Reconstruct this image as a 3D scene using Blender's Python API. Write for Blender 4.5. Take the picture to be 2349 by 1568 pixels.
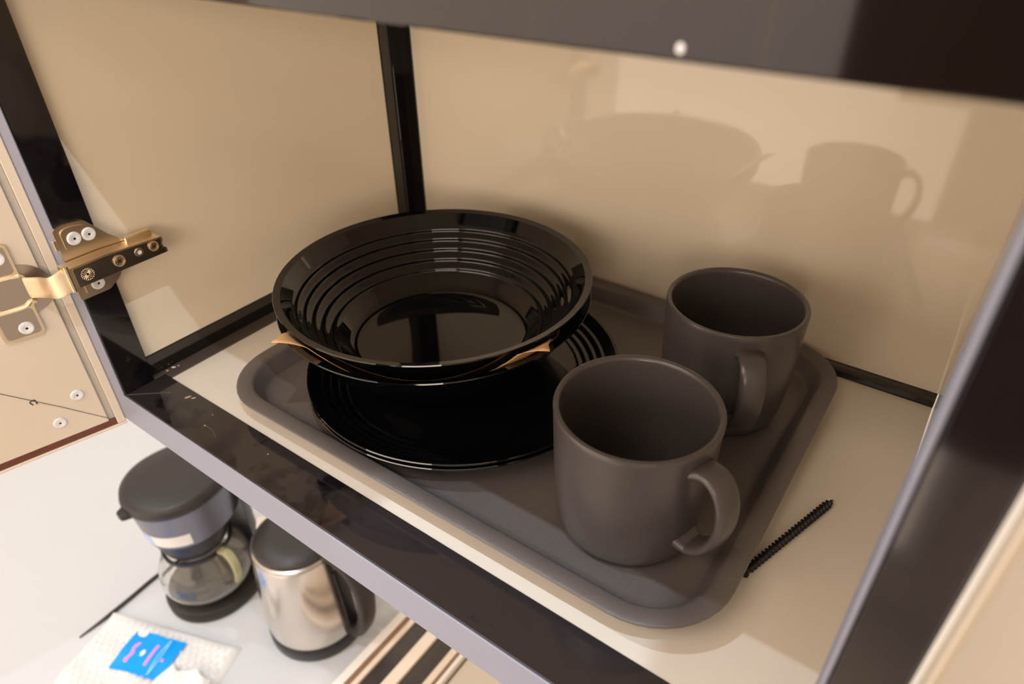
import bpy, bmesh, math, random
from mathutils import Vector, Matrix
random.seed(7)
PI = math.pi
scene = bpy.context.scene
for o in list(bpy.data.objects):
    bpy.data.objects.remove(o)
COL = scene.collection

# ------------------------------------------------------------------ camera
# shelf top is z = 0; x runs along the cabinet, y into it (metres)
cam = bpy.data.cameras.new('camera')
cam.sensor_width = 36.0
cam.lens = 1564.7 / 2349 * 36.0
cam.clip_start = 0.01
co = bpy.data.objects.new('camera', cam); COL.objects.link(co)
RIGHT = Vector((0.81043, 0.58563, -0.01540)); DOWN = Vector((0.32158, -0.46668, -0.82389)); FWD = Vector((-0.48968, 0.66276, -0.56654))
m = Matrix.Identity(4)
for i in range(3):
    m[i][0] = RIGHT[i]; m[i][1] = -DOWN[i]; m[i][2] = -FWD[i]
m.translation = (0, 0, 0.32)
co.matrix_world = m
cam.dof.use_dof = True
cam.dof.focus_distance = 0.42
cam.dof.aperture_fstop = 7.0
scene.camera = co

# ------------------------------------------------------------------ world, exposure
w = bpy.data.worlds.new('world'); scene.world = w; w.use_nodes = True
w.node_tree.nodes['Background'].inputs[0].default_value = (1.0, 0.72, 0.48, 1)
w.node_tree.nodes['Background'].inputs[1].default_value = 0.0
vs = scene.view_settings
vs.view_transform = 'Standard'; vs.look = 'None'; vs.gamma = 1.0; vs.exposure = 0.0
vs.use_curve_mapping = False
DOWNLIGHTS = [(-0.70, -0.06, 5.8), (0.12, -0.06, 4.5), (-1.45, -0.06, 4.0)]  # last downlight is added to brighten the counter
DOWN_COL = (0.74, 0.86, 1.0)
FILL_COL = (1.0, 0.835, 0.69); WALL_FILL_W = 13.0; PANE_FILL_STR = 1.42; CEIL_FILL_W = 7.0  # colour and strengths of the added warm fill sources

# ------------------------------------------------------------------ helpers
def tag(o, label=None, cat=None, group=None, kind=None):
    if label: o['label'] = label
    if cat: o['category'] = cat
    if group: o['group'] = group
    if kind: o['kind'] = kind
    return o

def thing(name, loc, label, cat, group=None):
    o = bpy.data.objects.new(name, None); COL.objects.link(o)
    o.location = loc; o.empty_display_size = 0.02
    return tag(o, label, cat, group)

def root_loc(o):
    while o.parent: o = o.parent
    return Vector(o.location)

def obj(name, bm, mats, parent=None, smooth=35, origin=None):
    """bm in world coordinates; linked as one mesh object"""
    if not isinstance(mats, (list, tuple)): mats = [mats]
    bmesh.ops.recalc_face_normals(bm, faces=bm.faces)
    base = root_loc(parent) if parent else Vector(origin or (0, 0, 0))
    if base.length: bmesh.ops.translate(bm, vec=-base, verts=bm.verts)
    me = bpy.data.meshes.new(name)
    if smooth:
        for f in bm.faces: f.smooth = True
    bm.to_mesh(me); bm.free()
    if smooth: me.set_sharp_from_angle(angle=math.radians(smooth))
    for mt in mats: me.materials.append(mt)
    o = bpy.data.objects.new(name, me); COL.objects.link(o)
    if parent: o.parent = parent
    else: o.location = base
    return o

def B(): return bmesh.new()

def add_box(bm, x0, x1, y0, y1, z0, z1, bev=0.0, seg=1, mi=0, M=None):
    r = bmesh.ops.create_cube(bm, size=1.0)
    vs_ = r['verts']
    bmesh.ops.scale(bm, vec=(x1 - x0, y1 - y0, z1 - z0), verts=vs_)
    bmesh.ops.translate(bm, vec=((x0 + x1) / 2, (y0 + y1) / 2, (z0 + z1) / 2), verts=vs_)
    fs = list({f for v in vs_ for f in v.link_faces})
    for f in fs: f.material_index = mi
    allv = list(vs_)
    if bev > 0:
        es = list({e for v in vs_ for e in v.link_edges})
        rr = bmesh.ops.bevel(bm, geom=es, offset=bev, segments=seg, affect='EDGES', profile=0.5)
        allv = list({v for f in rr['faces'] for v in f.verts} | {v for v in allv if v.is_valid})
    if M is not None: bmesh.ops.transform(bm, matrix=M, verts=allv)
    return allv

def box(*a, **k):
    bm = B(); add_box(bm, *a, **k); return bm

def lathe(profile, segs=64, c=(0, 0, 0), bm=None, mi=None):
    bm = bm or B(); rings = []
    for i, (r, z) in enumerate(profile):
        if r < 1e-6: rings.append([bm.verts.new((c[0], c[1], c[2] + z))])
        else: rings.append([bm.verts.new((c[0] + r * math.cos(2 * PI * k / segs), c[1] + r * math.sin(2 * PI * k / segs), c[2] + z)) for k in range(segs)])
    for i in range(len(rings) - 1):
        a, b = rings[i], rings[i + 1]
        for k in range(segs):
            k2 = (k + 1) % segs
            if len(a) == 1 and len(b) == 1: continue
            if len(a) == 1: f = bm.faces.new((a[0], b[k], b[k2]))
            elif len(b) == 1: f = bm.faces.new((a[k], a[k2], b[0]))
            else: f = bm.faces.new((a[k], a[k2], b[k2], b[k]))
            if mi: f.material_index = mi[i]
    return bm

def prism(pts, fn, t0, t1, bm=None, mi=0):
    """polygon pts (u,v) extruded from t0 to t1; fn(u,v,t)->xyz"""
    bm = bm or B()
    a = [bm.verts.new(fn(u, v, t0)) for u, v in pts]; b = [bm.verts.new(fn(u, v, t1)) for u, v in pts]
    n = len(pts)
    fs = [bm.faces.new(a), bm.faces.new(b[::-1])]
    for i in range(n): fs.append(bm.faces.new((a[i], b[i], b[(i + 1) % n], a[(i + 1) % n])))
    for f in fs: f.material_index = mi
    return bm

def round_poly(pts, r, n=4):
    out = []; N = len(pts)
    for i in range(N):
        p0, p1, p2 = Vector(pts[i - 1]), Vector(pts[i]), Vector(pts[(i + 1) % N])
        d0 = (p0 - p1); d1 = (p2 - p1); rr = min(r, d0.length * .45, d1.length * .45)
        a = p1 + d0.normalized() * rr; b = p1 + d1.normalized() * rr
        for k in range(n + 1):
            t = k / n; q = a * (1 - t) ** 2 + p1 * 2 * t * (1 - t) + b * t * t
            out.append((q.x, q.y))
    return out

def sweep(path, section, side=None, closed=False, bm=None, scales=None):
    """path: Vectors; section: (a along side, b along normal); side: constant side vector or None"""
    bm = bm or B(); rings = []; N = len(path)
    prev = Vector((0, 0, 1))
    for i, p in enumerate(path):
        if closed: t = path[(i + 1) % N] - path[i - 1]
        else: t = path[min(i + 1, N - 1)] - path[max(i - 1, 0)]
        t.normalize()
        if side is not None: s = Vector(side)
        else:
            s = prev.cross(t)
            if s.length < 1e-4: s = Vector((1, 0, 0)).cross(t)
        s = (s - t * s.dot(t)).normalized(); nn = t.cross(s).normalized()
        if side is None: prev = nn
        k = scales[i] if scales else 1.0
        rings.append([bm.verts.new(p + s * a * k + nn * b * k) for a, b in section])
    n = len(section); last = N if closed else N - 1
    for i in range(last):
        a, b = rings[i], rings[(i + 1) % N]
        for k in range(n): bm.faces.new((a[k], a[(k + 1) % n], b[(k + 1) % n], b[k]))
    if not closed:
        bm.faces.new(rings[0]); bm.faces.new(rings[-1][::-1])
    return bm

def circle(r, n=12): return [(r * math.cos(2 * PI * k / n), r * math.sin(2 * PI * k / n)) for k in range(n)]
def superell(a, b, n=20, e=3.0):
    out = []
    for k in range(n):
        t = 2 * PI * k / n; c, s = math.cos(t), math.sin(t)
        out.append((a * math.copysign(abs(c) ** (2 / e), c), b * math.copysign(abs(s) ** (2 / e), s)))
    return out
def catmull(pts, n=8):
    pts = [Vector(p) for p in pts]; out = []
    for i in range(len(pts) - 1):
        p0, p1, p2, p3 = pts[max(i - 1, 0)], pts[i], pts[i + 1], pts[min(i + 2, len(pts) - 1)]
        for k in range(n):
            t = k / n
            out.append(0.5 * ((2 * p1) + (p2 - p0) * t + (2 * p0 - 5 * p1 + 4 * p2 - p3) * t * t + (3 * p1 - p0 - 3 * p2 + p3) * t ** 3))
    out.append(pts[-1]); return out

# ------------------------------------------------------------------ materials
def mat(name, col, rough=0.5, metal=0.0, spec=0.5, ior=1.5, coat=0.0, trans=0.0, var=0.0, vscale=20.0, bump=0.0, bscale=200.0, emit=None, estr=0.0, alpha=1.0, rvar=0.0):
    mt = bpy.data.materials.new(name); mt.use_nodes = True
    nt = mt.node_tree; p = nt.nodes['Principled BSDF']
    p.inputs['Base Color'].default_value = (*col, 1); p.inputs['Roughness'].default_value = rough
    p.inputs['Metallic'].default_value = metal; p.inputs['IOR'].default_value = ior
    p.inputs['Specular IOR Level'].default_value = spec
    p.inputs['Coat Weight'].default_value = coat; p.inputs['Coat Roughness'].default_value = 0.03
    p.inputs['Transmission Weight'].default_value = trans; p.inputs['Alpha'].default_value = alpha
    if emit: p.inputs['Emission Color'].default_value = (*emit, 1); p.inputs['Emission Strength'].default_value = estr
    if var or bump or rvar:
        tc = nt.nodes.new('ShaderNodeTexCoord')
    if var:
        nz = nt.nodes.new('ShaderNodeTexNoise'); nz.inputs['Scale'].default_value = vscale; nz.inputs['Detail'].default_value = 5
        nt.links.new(tc.outputs['Object'], nz.inputs['Vector'])
        mx = nt.nodes.new('ShaderNodeMix'); mx.data_type = 'RGBA'
        mx.inputs['A'].default_value = (*[c * (1 - var) for c in col], 1); mx.inputs['B'].default_value = (*[min(1, c * (1 + var)) for c in col], 1)
        nt.links.new(nz.outputs['Fac'], mx.inputs['Factor']); nt.links.new(mx.outputs['Result'], p.inputs['Base Color'])
    if rvar:
        n3 = nt.nodes.new('ShaderNodeTexNoise'); n3.inputs['Scale'].default_value = 30; nt.links.new(tc.outputs['Object'], n3.inputs['Vector'])
        mr = nt.nodes.new('ShaderNodeMapRange'); mr.inputs['To Min'].default_value = max(0, rough - rvar); mr.inputs['To Max'].default_value = rough + rvar
        nt.links.new(n3.outputs['Fac'], mr.inputs['Value']); nt.links.new(mr.outputs['Result'], p.inputs['Roughness'])
    if bump:
        n2 = nt.nodes.new('ShaderNodeTexNoise'); n2.inputs['Scale'].default_value = bscale; n2.inputs['Detail'].default_value = 3
        nt.links.new(tc.outputs['Object'], n2.inputs['Vector'])
        b = nt.nodes.new('ShaderNodeBump'); b.inputs['Strength'].default_value = bump; b.inputs['Distance'].default_value = 0.0006
        nt.links.new(n2.outputs['Fac'], b.inputs['Height']); nt.links.new(b.outputs['Normal'], p.inputs['Normal'])
    return mt

def dusty_black(name, film, patch_scale=9.0, specks=True):
    """glossy black lacquer with a thin grey-brown film worn through in patches, and dust specks"""
    mt = mat(name, (0.006, 0.005, 0.006), 0.06, spec=0.7)
    nt = mt.node_tree; p = nt.nodes['Principled BSDF']
    tc = nt.nodes.new('ShaderNodeTexCoord')
    nz = nt.nodes.new('ShaderNodeTexNoise'); nz.inputs['Scale'].default_value = patch_scale; nz.inputs['Detail'].default_value = 6; nz.inputs['Roughness'].default_value = 0.65
    nt.links.new(tc.outputs['Object'], nz.inputs['Vector'])
    rp = nt.nodes.new('ShaderNodeValToRGB'); rp.color_ramp.elements[0].position = 0.40; rp.color_ramp.elements[0].color = (0.004, 0.003, 0.005, 1)
    rp.color_ramp.elements[1].position = 0.44; rp.color_ramp.elements[1].color = (*film, 1)
    nt.links.new(nz.outputs['Fac'], rp.inputs['Fac'])
    vo = nt.nodes.new('ShaderNodeTexVoronoi'); vo.inputs['Scale'].default_value = 90; nt.links.new(tc.outputs['Object'], vo.inputs['Vector'])
    lt = nt.nodes.new('ShaderNodeMath'); lt.operation = 'LESS_THAN'; lt.inputs[1].default_value = 0.045
    nt.links.new(vo.outputs['Distance'], lt.inputs[0])
    sp = nt.nodes.new('ShaderNodeSeparateColor'); nt.links.new(vo.outputs['Color'], sp.inputs[0])
    gt = nt.nodes.new('ShaderNodeMath'); gt.operation = 'GREATER_THAN'; gt.inputs[1].default_value = 0.80; nt.links.new(sp.outputs[0], gt.inputs[0])
    mu = nt.nodes.new('ShaderNodeMath'); mu.operation = 'MULTIPLY'; nt.links.new(lt.outputs[0], mu.inputs[0]); nt.links.new(gt.outputs[0], mu.inputs[1])
    mx = nt.nodes.new('ShaderNodeMix'); mx.data_type = 'RGBA'; mx.inputs['B'].default_value = (0.5, 0.45, 0.36, 1)
    nt.links.new(mu.outputs[0], mx.inputs['Factor']); nt.links.new(rp.outputs['Color'], mx.inputs['A'])
    nt.links.new(mx.outputs['Result'], p.inputs['Base Color'])
    return mt

M_panel = mat('cream gloss panel', (0.88, 0.775, 0.615), 0.05, spec=0.85, var=0.02, vscale=6)
M_shelf = mat('white laminate shelf', (0.70, 0.645, 0.57), 0.22, spec=0.4, var=0.015, vscale=8)
M_black = mat('black lacquer', (0.011, 0.009, 0.008), 0.05, spec=0.8)
M_dust = dusty_black('dusty black lacquer', (0.024, 0.020, 0.021))
M_post = dusty_black('black lacquer with dust', (0.009, 0.008, 0.008), 14)
M_flange = mat('black lacquer brown reflection', (0.085, 0.068, 0.056), 0.25, spec=0.8)  # brown reflection is put into the black lacquer's colour
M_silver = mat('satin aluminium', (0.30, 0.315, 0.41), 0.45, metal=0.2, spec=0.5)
M_gloss = mat('dark glossy rail face', (0.010, 0.006, 0.005), 0.06, spec=0.52)
M_gloss2 = mat('dark glossy post face', (0.010, 0.007, 0.008), 0.08, spec=1.0)
M_door = mat('cream door board', (0.68, 0.58, 0.46), 0.35, var=0.015, vscale=10)
M_groove = mat('pale grey cream groove', (0.52, 0.47, 0.40), 0.4)
M_redbrown = mat('red brown edging', (0.13, 0.035, 0.018), 0.55, var=0.4, vscale=250)
M_nickel = mat('warm nickel steel', (0.82, 0.665, 0.47), 0.33, metal=1.0, rvar=0.06)
M_armface = mat('dark nickel steel', (0.36, 0.29, 0.24), 0.30, metal=1.0, rvar=0.08)
M_nickel_d = mat('dull nickel steel', (0.46, 0.38, 0.32), 0.36, metal=1.0, rvar=0.08)
M_mitre = mat('worn joint edge', (0.12, 0.105, 0.10), 0.5)
M_cap = mat('white plastic', (0.74, 0.73, 0.74), 0.35)
M_hole = mat('dark hole', (0.02, 0.015, 0.012), 0.6)
M_pencil = mat('pencil mark', (0.05, 0.035, 0.03), 0.8)
M_tray = mat('grey brown textured plastic', (0.105, 0.091, 0.086), 0.34, spec=0.8, bump=0.40, bscale=1700, var=0.05, vscale=60)
M_glassblk = mat('black glass', (0.0025, 0.0025, 0.003), 0.025, spec=0.55)
M_mug = mat('matte charcoal ceramic', (0.066, 0.057, 0.056), 0.30, spec=0.55, bump=0.04, bscale=500)
M_paper = mat('kraft paper', (0.66, 0.38, 0.17), 0.8, var=0.05, vscale=80)
M_screw = mat('black phosphate steel', (0.007, 0.006, 0.006), 0.45, metal=0.2)
M_counter = mat('white quartz', (0.60, 0.615, 0.64), 0.25, spec=0.5, var=0.02, vscale=5)
M_brownblk = mat('dark brown plastic', (0.020, 0.016, 0.014), 0.45)
M_blkplas = mat('black plastic', (0.016, 0.014, 0.016), 0.35)
M_greyplas = mat('grey metallic band', (0.20, 0.20, 0.25), 0.3, metal=0.6)
M_steel = mat('brushed steel', (0.70, 0.64, 0.58), 0.22, metal=1.0, rvar=0.05)
M_glass = mat('clear glass', (0.97, 0.96, 0.92), 0.02, trans=1.0, ior=1.45)
M_yglass = mat('pale yellow clear plastic', (0.80, 0.78, 0.50), 0.1, trans=0.5)
M_sticker = mat('white sticker', (0.80, 0.77, 0.76), 0.5)
M_stickblue = mat('pale blue print', (0.45, 0.58, 0.85), 0.5)
M_bubble = mat('clear bubble film', (0.92, 0.92, 0.92), 0.06, spec=1.0, alpha=0.28)
M_whitepad = mat('white foam wrap', (0.78, 0.78, 0.78), 0.35)
M_blue = mat('bright blue film', (0.0, 0.33, 1.0), 0.35, spec=0.3)
M_cyan = mat('pale cyan crease', (0.25, 0.62, 0.85), 0.3)
M_pink = mat('pink print', (0.85, 0.27, 0.62), 0.4)
M_pearl = mat('pale print dot', (0.85, 0.78, 0.70), 0.4)
M_tissue = mat('white tissue', (0.86, 0.86, 0.85), 0.8)
M_cord = mat('black brown cord', (0.03, 0.024, 0.02), 0.45)
M_creamwood = mat('cream painted wood', (0.80, 0.68, 0.56), 0.4)
M_palewood = mat('pale pinkish lacquer', (0.86, 0.80, 0.75), 0.35)
M_brownline = mat('brown wood line', (0.26, 0.14, 0.08), 0.5)
M_darkslot = mat('dark brown slot', (0.045, 0.034, 0.028), 0.35, var=0.3, vscale=40)
M_beigeboard = mat('beige board', (0.62, 0.55, 0.47), 0.4)
M_wall = mat('warm white wall paint', (0.80, 0.77, 0.72), 0.7, var=0.02, vscale=4)
M_ceil = mat('ceiling paint', (0.86, 0.82, 0.75), 0.8)
M_floor = mat('pale tile floor', (0.62, 0.56, 0.49), 0.4, var=0.05, vscale=6)
M_standin = mat('dark reflection block', (0.012, 0.008, 0.008), 0.5)
M_lampring = mat('white lamp ring', (0.8, 0.8, 0.8), 0.5)

# ------------------------------------------------------------------ room (setting)
RX0, RX1, RY0, RY1, RZ0, RZ1 = -2.6, 1.3, -1.30, 0.52, -1.45, 1.05
def struct(name, bm, mt): 
    o = obj(name, bm, mt, smooth=None); o['kind'] = 'structure'; return o
T = 0.06
struct('floor', box(RX0 - T, RX1 + T, RY0 - T, RY1 + T, RZ0 - T, RZ0), M_floor)
struct('ceiling', box(RX0 - T, RX1 + T, RY0 - T, RY1 + T, RZ1, RZ1 + T), M_ceil)
struct('wall_back', box(RX0 - T, RX1 + T, RY1, RY1 + T, RZ0, RZ1), M_wall)
struct('wall_front', box(RX0 - T, RX1 + T, RY0 - T, RY0, RZ0, RZ1), M_wall)
struct('wall_left', box(RX0 - T, RX0, RY0, RY1, RZ0, RZ1), M_wall)
struct('wall_right', box(RX1, RX1 + T, RY0, RY1, RZ0, RZ1), M_wall)

def downlight(x, y, watts, label):
    t = thing('ceiling_downlight', (x, y, RZ1), label, 'ceiling light', 'ceiling downlights')
    obj('trim_ring', lathe([(0.030, 0), (0.045, 0), (0.045, -0.004), (0.038, -0.008), (0.030, -0.006), (0.030, 0)], 32, (x, y, RZ1)), M_lampring, t)
    em = mat('downlight diode', (1, 1, 1), 0.5, emit=DOWN_COL, estr=6)
    obj('diode', lathe([(0, -0.001), (0.029, -0.001), (0.029, -0.003), (0, -0.003)], 24, (x, y, RZ1)), em, t)
    l = bpy.data.lights.new('downlight', 'AREA'); l.shape = 'DISK'; l.size = 0.010; l.energy = watts; l.color = DOWN_COL
    lo = bpy.data.objects.new('downlight_lamp', l); COL.objects.link(lo); lo.location = (0, 0, -0.012); lo.parent = t
    return t
for i, (x, y, wt) in enumerate(DOWNLIGHTS):
    downlight(x, y, wt, ['recessed ceiling downlight above the coffee maker', 'recessed ceiling downlight above the right cabinet post', 'added fill downlight at the far left end of the counter'][i])
# added broad frosted fill light with no seen source, brightening the left panel
WX, WZ, WW, WH = 0.74, 0.55, 1.00, 0.44
t = thing('wall_fill', (WX, RY0, WZ - WH / 2), 'added warm frosted fill light above the tall dark cabinet', 'fill light')
obj('fill_frame', box(WX - WW / 2 - 0.015, WX + WW / 2 + 0.015, RY0 + 0.0005, RY0 + 0.03, WZ - WH / 2 - 0.015, WZ + WH / 2 + 0.015, 0.003), M_lampring, t)
obj('diffuser', box(WX - WW / 2, WX + WW / 2, RY0 + 0.0302, RY0 + 0.036, WZ - WH / 2, WZ + WH / 2, 0.002), mat('fill diffuser', (1, .9, .8), .4, emit=FILL_COL, estr=1.5), t)
l = bpy.data.lights.new('wall_fill_glow', 'AREA'); l.shape = 'RECTANGLE'; l.size = WW; l.size_y = WH; l.energy = WALL_FILL_W; l.color = FILL_COL
lo = bpy.data.objects.new('wall_fill_glow', l); COL.objects.link(lo); lo.parent = t
lo.matrix_basis = Matrix.Translation((0, 0.040, WH / 2)) @ Matrix.Rotation(math.radians(90), 4, 'X')

# added rectangular ceiling fill panel, brightening the shelf
t = thing('ceiling_fill_panel', (-0.55, -0.72, RZ1), 'added rectangular ceiling fill panel brightening the shelf', 'ceiling light')
obj('fill_frame', box(-1.02, -0.08, -0.94, -0.50, RZ1 - 0.020, RZ1 - 0.0005, 0.002), M_lampring, t)
obj('diffuser', box(-1.00, -0.10, -0.92, -0.52, RZ1 - 0.024, RZ1 - 0.0202, 0.001), mat('ceiling fill diffuser', (1, .9, .8), .4, emit=FILL_COL, estr=1.5), t)
l = bpy.data.lights.new('ceiling_fill_glow', 'AREA'); l.shape = 'RECTANGLE'; l.size = 0.90; l.size_y = 0.40; l.energy = CEIL_FILL_W; l.color = FILL_COL
lo = bpy.data.objects.new('ceiling_fill_glow', l); COL.objects.link(lo); lo.parent = t; lo.location = (0, 0, -0.027)

# added glowing panes on the opposite wall, giving soft fill into the cabinet
M_fillpane = mat('glowing fill pane', (0.8, 0.75, 0.7), 0.5, emit=FILL_COL, estr=PANE_FILL_STR)
wx0, wx1, wz0, wz1 = -2.30, 0.13, -1.20, 0.90
bm = B()
add_box(bm, wx0 - 0.05, wx0, RY0 + 0.0005, RY0 + 0.03, wz0 - 0.05, wz1 + 0.05, 0.002); add_box(bm, wx1, wx1 + 0.05, RY0 + 0.0005, RY0 + 0.03, wz0 - 0.05, wz1 + 0.05, 0.002)
add_box(bm, wx0, wx1, RY0 + 0.0005, RY0 + 0.03, wz1, wz1 + 0.05, 0.002); add_box(bm, wx0, wx1, RY0 + 0.0005, RY0 + 0.03, wz0 - 0.05, wz0, 0.002)
wn = obj('fill_glazing_1', bm, M_lampring); wn['kind'] = 'structure'
for k in range(4):
    dx = (wx1 - wx0) / 4
    obj('fill_pane', box(wx0 + dx * k + 0.0015, wx0 + dx * (k + 1) - 0.0015, RY0 + 0.008, RY0 + 0.018, wz0 + 0.0005, wz1 - 0.0005), M_fillpane, wn, smooth=None)

t = thing('dark_stand_in', (0.27, -1.05, -0.52), 'added dark cupboard hanging opposite the open cabinet', 'stand-in')  # dark block added for its reflections in rail, post and back panel
obj('body', box(-0.08, 0.62, -1.265, -0.85, -0.52, -0.12, 0.004), M_standin, t)
obj('upper_block', box(-0.23, 0.62, -1.265, -0.832, -0.1195, 0.26, 0.004), M_standin, t)
for k in range(2):
    x0 = -0.075 + k * 0.347
    d = obj('door', box(x0, x0 + 0.342, -0.8498, -0.832, -0.515, -0.125, 0.002), M_standin, t)
    obj('handle', sweep([Vector((x0 + (0.32 if k == 0 else 0.02), -0.826, z)) for z in (-0.45, -0.38, -0.31)], circle(0.005), None), M_nickel_d, d)

# ------------------------------------------------------------------ the wall cabinet
CAB = thing('wall_cabinet', (-0.233, 0.32, -0.029), 'open cream wall cabinet with glossy black frame and open cream doors', 'cabinet')
ZT = 0.63
XL, XR = -0.475, 0.008
# bottom shelf and upper boards
obj('bottom_shelf', box(-0.4660, 0.020, 0.184, 0.478, -0.016, 0.0, 0.0004), M_shelf, CAB)
obj('upper_shelf', box(-0.481, 0.020, 0.184, 0.486, 0.290, 0.308, 0.0005), M_panel, CAB)
obj('top_board', box(-0.495, 0.028, 0.151, 0.500, ZT, ZT + 0.016, 0.0005), M_panel, CAB)
# panels
obj('side_panel', box(-0.490, -0.4815, 0.175, 0.4595, 0.0174, ZT, 0.0004), M_panel, CAB)
obj('side_panel', box(0.0205, 0.028, 0.175, 0.4845, 0.0, ZT, 0.0004), M_panel, CAB)
obj('back_panel', box(-0.4668, 0.0285, 0.4852, 0.493, 0.0075, ZT, 0.0004), M_panel, CAB)
# bottom front rail
r = obj('front_rail', box(XL + 0.0002, XR - 0.0002, 0.1514, 0.184, -0.029, 0.0004, 0.0003), M_dust, CAB)
obj('rail_face', box(-0.4945, 0.028, 0.1500, 0.1512, -0.0293, 0.0002, 0.0003), M_silver, r)
bm = B(); add_box(bm, 0, 0.0335, -0.00025, 0.00025, 0.0002, 0.00055, M=Matrix.Translation((-0.4748, 0.1516, 0)) @ Matrix.Rotation(math.radians(40), 4, 'Z'))
obj('mitre_joint', bm, M_mitre, r, smooth=None)
# upper front rail
r = obj('front_rail', box(XL + 0.0002, XR - 0.0002, 0.1514, 0.184, 0.2853, 0.314, 0.0003), M_black, CAB)
rf = obj('rail_face', box(XL, XR, 0.1500, 0.1512, 0.2850, 0.3143, 0.0006), M_gloss, r)
obj('pale_spot', lathe([(0, 0.0004), (0.0008, 0.0003), (0.0010, 0)], 14, (0, 0, 0)), M_sticker, r)  # small pale disc on the rail face
ch = bpy.data.objects[-1] if False else [o for o in r.children if o.name.startswith('pale_spot')][0]
for v in ch.data.vertices:
    p = v.co + root_loc(r); v.co = Vector((-0.0637 + p.x, 0.1500 - p.z, 0.2878 + p.y * 1.2)) - root_loc(r)
# left rail (L profile: flat flange plus upright)
bm = B()
add_box(bm, -0.4950, -0.4805, 0.1752, 0.4598, -0.029, 0.0172, 0.0003)
o = obj('side_rail', bm, M_black, CAB)
bm = B()
add_box(bm, -0.4803, -0.4662, 0.1842, 0.4598, -0.029, 0.0005, 0.0003); add_box(bm, -0.4803, -0.4752, 0.1752, 0.1840, -0.029, 0.0005, 0.0003)
obj('flange', bm, M_flange, o)
# posts
p = obj('post', box(-0.4945, XL, 0.1514, 0.175, -0.029, ZT, 0.0004), M_post, CAB)
obj('post_face', box(-0.4948, XL + 0.0001, 0.1500, 0.1512, 0.0004, ZT, 0.0003), M_silver, p)
p = obj('post', box(XR + 0.0008, 0.028, 0.1514, 0.175, -0.029, ZT, 0.0005), M_black, CAB)
obj('post_edge_sheen', box(XR, XR + 0.0016, 0.1500, 0.1512, 0.0004, ZT, 0.0004), M_silver, p)  # silver edge carries the painted reflection round the corner
obj('post_face', box(XR + 0.0017, 0.0282, 0.1500, 0.1512, 0.0004, ZT, 0.0008), M_gloss2, p)
obj('post_side_sheen', box(XR, XR + 0.0007, 0.1514, 0.175, -0.029, ZT), M_silver, p, smooth=None)  # silver plate put in for the grazing reflection on the black post
lp = [(-0.495, 0.4600), (-0.4803, 0.4600), (-0.4803, 0.4700), (-0.4812, 0.4705), (-0.4812, 0.4725), (-0.4803, 0.473), (-0.4803, 0.4840), (-0.4670, 0.4840), (-0.4670, 0.500), (-0.495, 0.500)]
obj('post', prism(lp, lambda u, v, t_: (u, v, t_), -0.029, ZT), M_black, CAB, smooth=None)
# back rail
bp = [(0.4782, -0.016), (0.4782, 0.0010), (0.4792, 0.0045), (0.4830, 0.0052), (0.4850, 0.0072), (0.494, 0.0072), (0.494, -0.016)]
obj('back_rail', prism(bp, lambda u, v, t_: (t_, u, v), -0.4668, 0.0200), M_black, CAB, smooth=None)

# dried glue, a fine scratch and a speck
M_glue = mat('dried glue', (0.42, 0.36, 0.24), 0.5)
def blob(parent, x, y, z, r, name='glue_spot', sx=1.0, ang=0.0, mt=None):
    bm = lathe([(0, r * 0.45), (r * 0.6, r * 0.35), (r, 0)], 10)
    Mx = Matrix.Translation((x, y, z)) @ Matrix.Rotation(ang, 4, 'Z') @ Matrix.Diagonal((sx, 1, 1, 1))
    bmesh.ops.transform(bm, matrix=Mx, verts=bm.verts)
    obj(name, bm, mt or M_glue, parent)
fr = [o_ for o_ in CAB.children if o_.name == 'front_rail'][0]; fl = [o_ for o_ in CAB.children if o_.name == 'side_rail'][0]
blob(fr, -0.4335, 0.1772, 0.0004, 0.0010, sx=2.6, ang=1.2); blob(fr, -0.4290, 0.1790, 0.0004, 0.0008, sx=2.2, ang=1.0)
blob(fr, -0.3946, 0.1656, 0.0004, 0.0007)
obj('scratch', sweep(catmull([(-0.3946, 0.1656, 0.0005), (-0.386, 0.1655, 0.0005), (-0.3770, 0.1624, 0.0005)], 5), circle(0.00018, 5)), M_mitre, fr)
blob(fl, -0.4770, 0.1925, 0.0005, 0.0010, sx=1.8, ang=0.7, mt=M_sticker); blob(fl, -0.4758, 0.1960, 0.0005, 0.0009, mt=M_glue); blob(fl, -0.4770, 0.1870, 0.0005, 0.0012, mt=M_glue)
# ---- doors
def door_frame(p0, ang, mirror):
    """s along the door away from the hinge edge, n out of the inner face, z up"""
    d = Vector((math.cos(ang), math.sin(ang), 0)); nn = Vector((-d.y, d.x, 0)) * mirror
    return lambda s, n, z: Vector((p0[0], p0[1], 0)) + d * s + nn * n + Vector((0, 0, z))
def dbox(F, s0, s1, n0, n1, z0, z1, bev=0.0004):
    bm = box(s0, s1, n0, n1, z0, z1, bev)
    for v in bm.verts: v.co = F(*v.co)
    return bm
FL = door_frame((-0.4908, 0.1468), math.atan2(-0.968, -0.2516), 1)
FR = door_frame((0.0300, 0.1468), math.atan2(-0.985, 0.174), -1)
def build_door(F):
    d = obj('door', dbox(F, 0.0078, 0.238, -0.016, 0.0, -0.0255, ZT), M_door, CAB)
    obj('door_groove', dbox(F, 0.0030, 0.0078, -0.016, -0.0025, -0.0312, ZT), M_groove, d)
    obj('door_edge_strip', dbox(F, -0.0030, 0.0030, -0.016, 0.0002, -0.0312, ZT, 0.0006), M_door, d)
    obj('brown_edging', dbox(F, 0.0030, 0.238, -0.016, -0.0004, -0.0312, -0.0256), M_redbrown, d)
    obj('bottom_lip', dbox(F, -0.0030, 0.238, -0.016, 0.0004, -0.0335, -0.0313), M_door, d)
    return d
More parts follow.
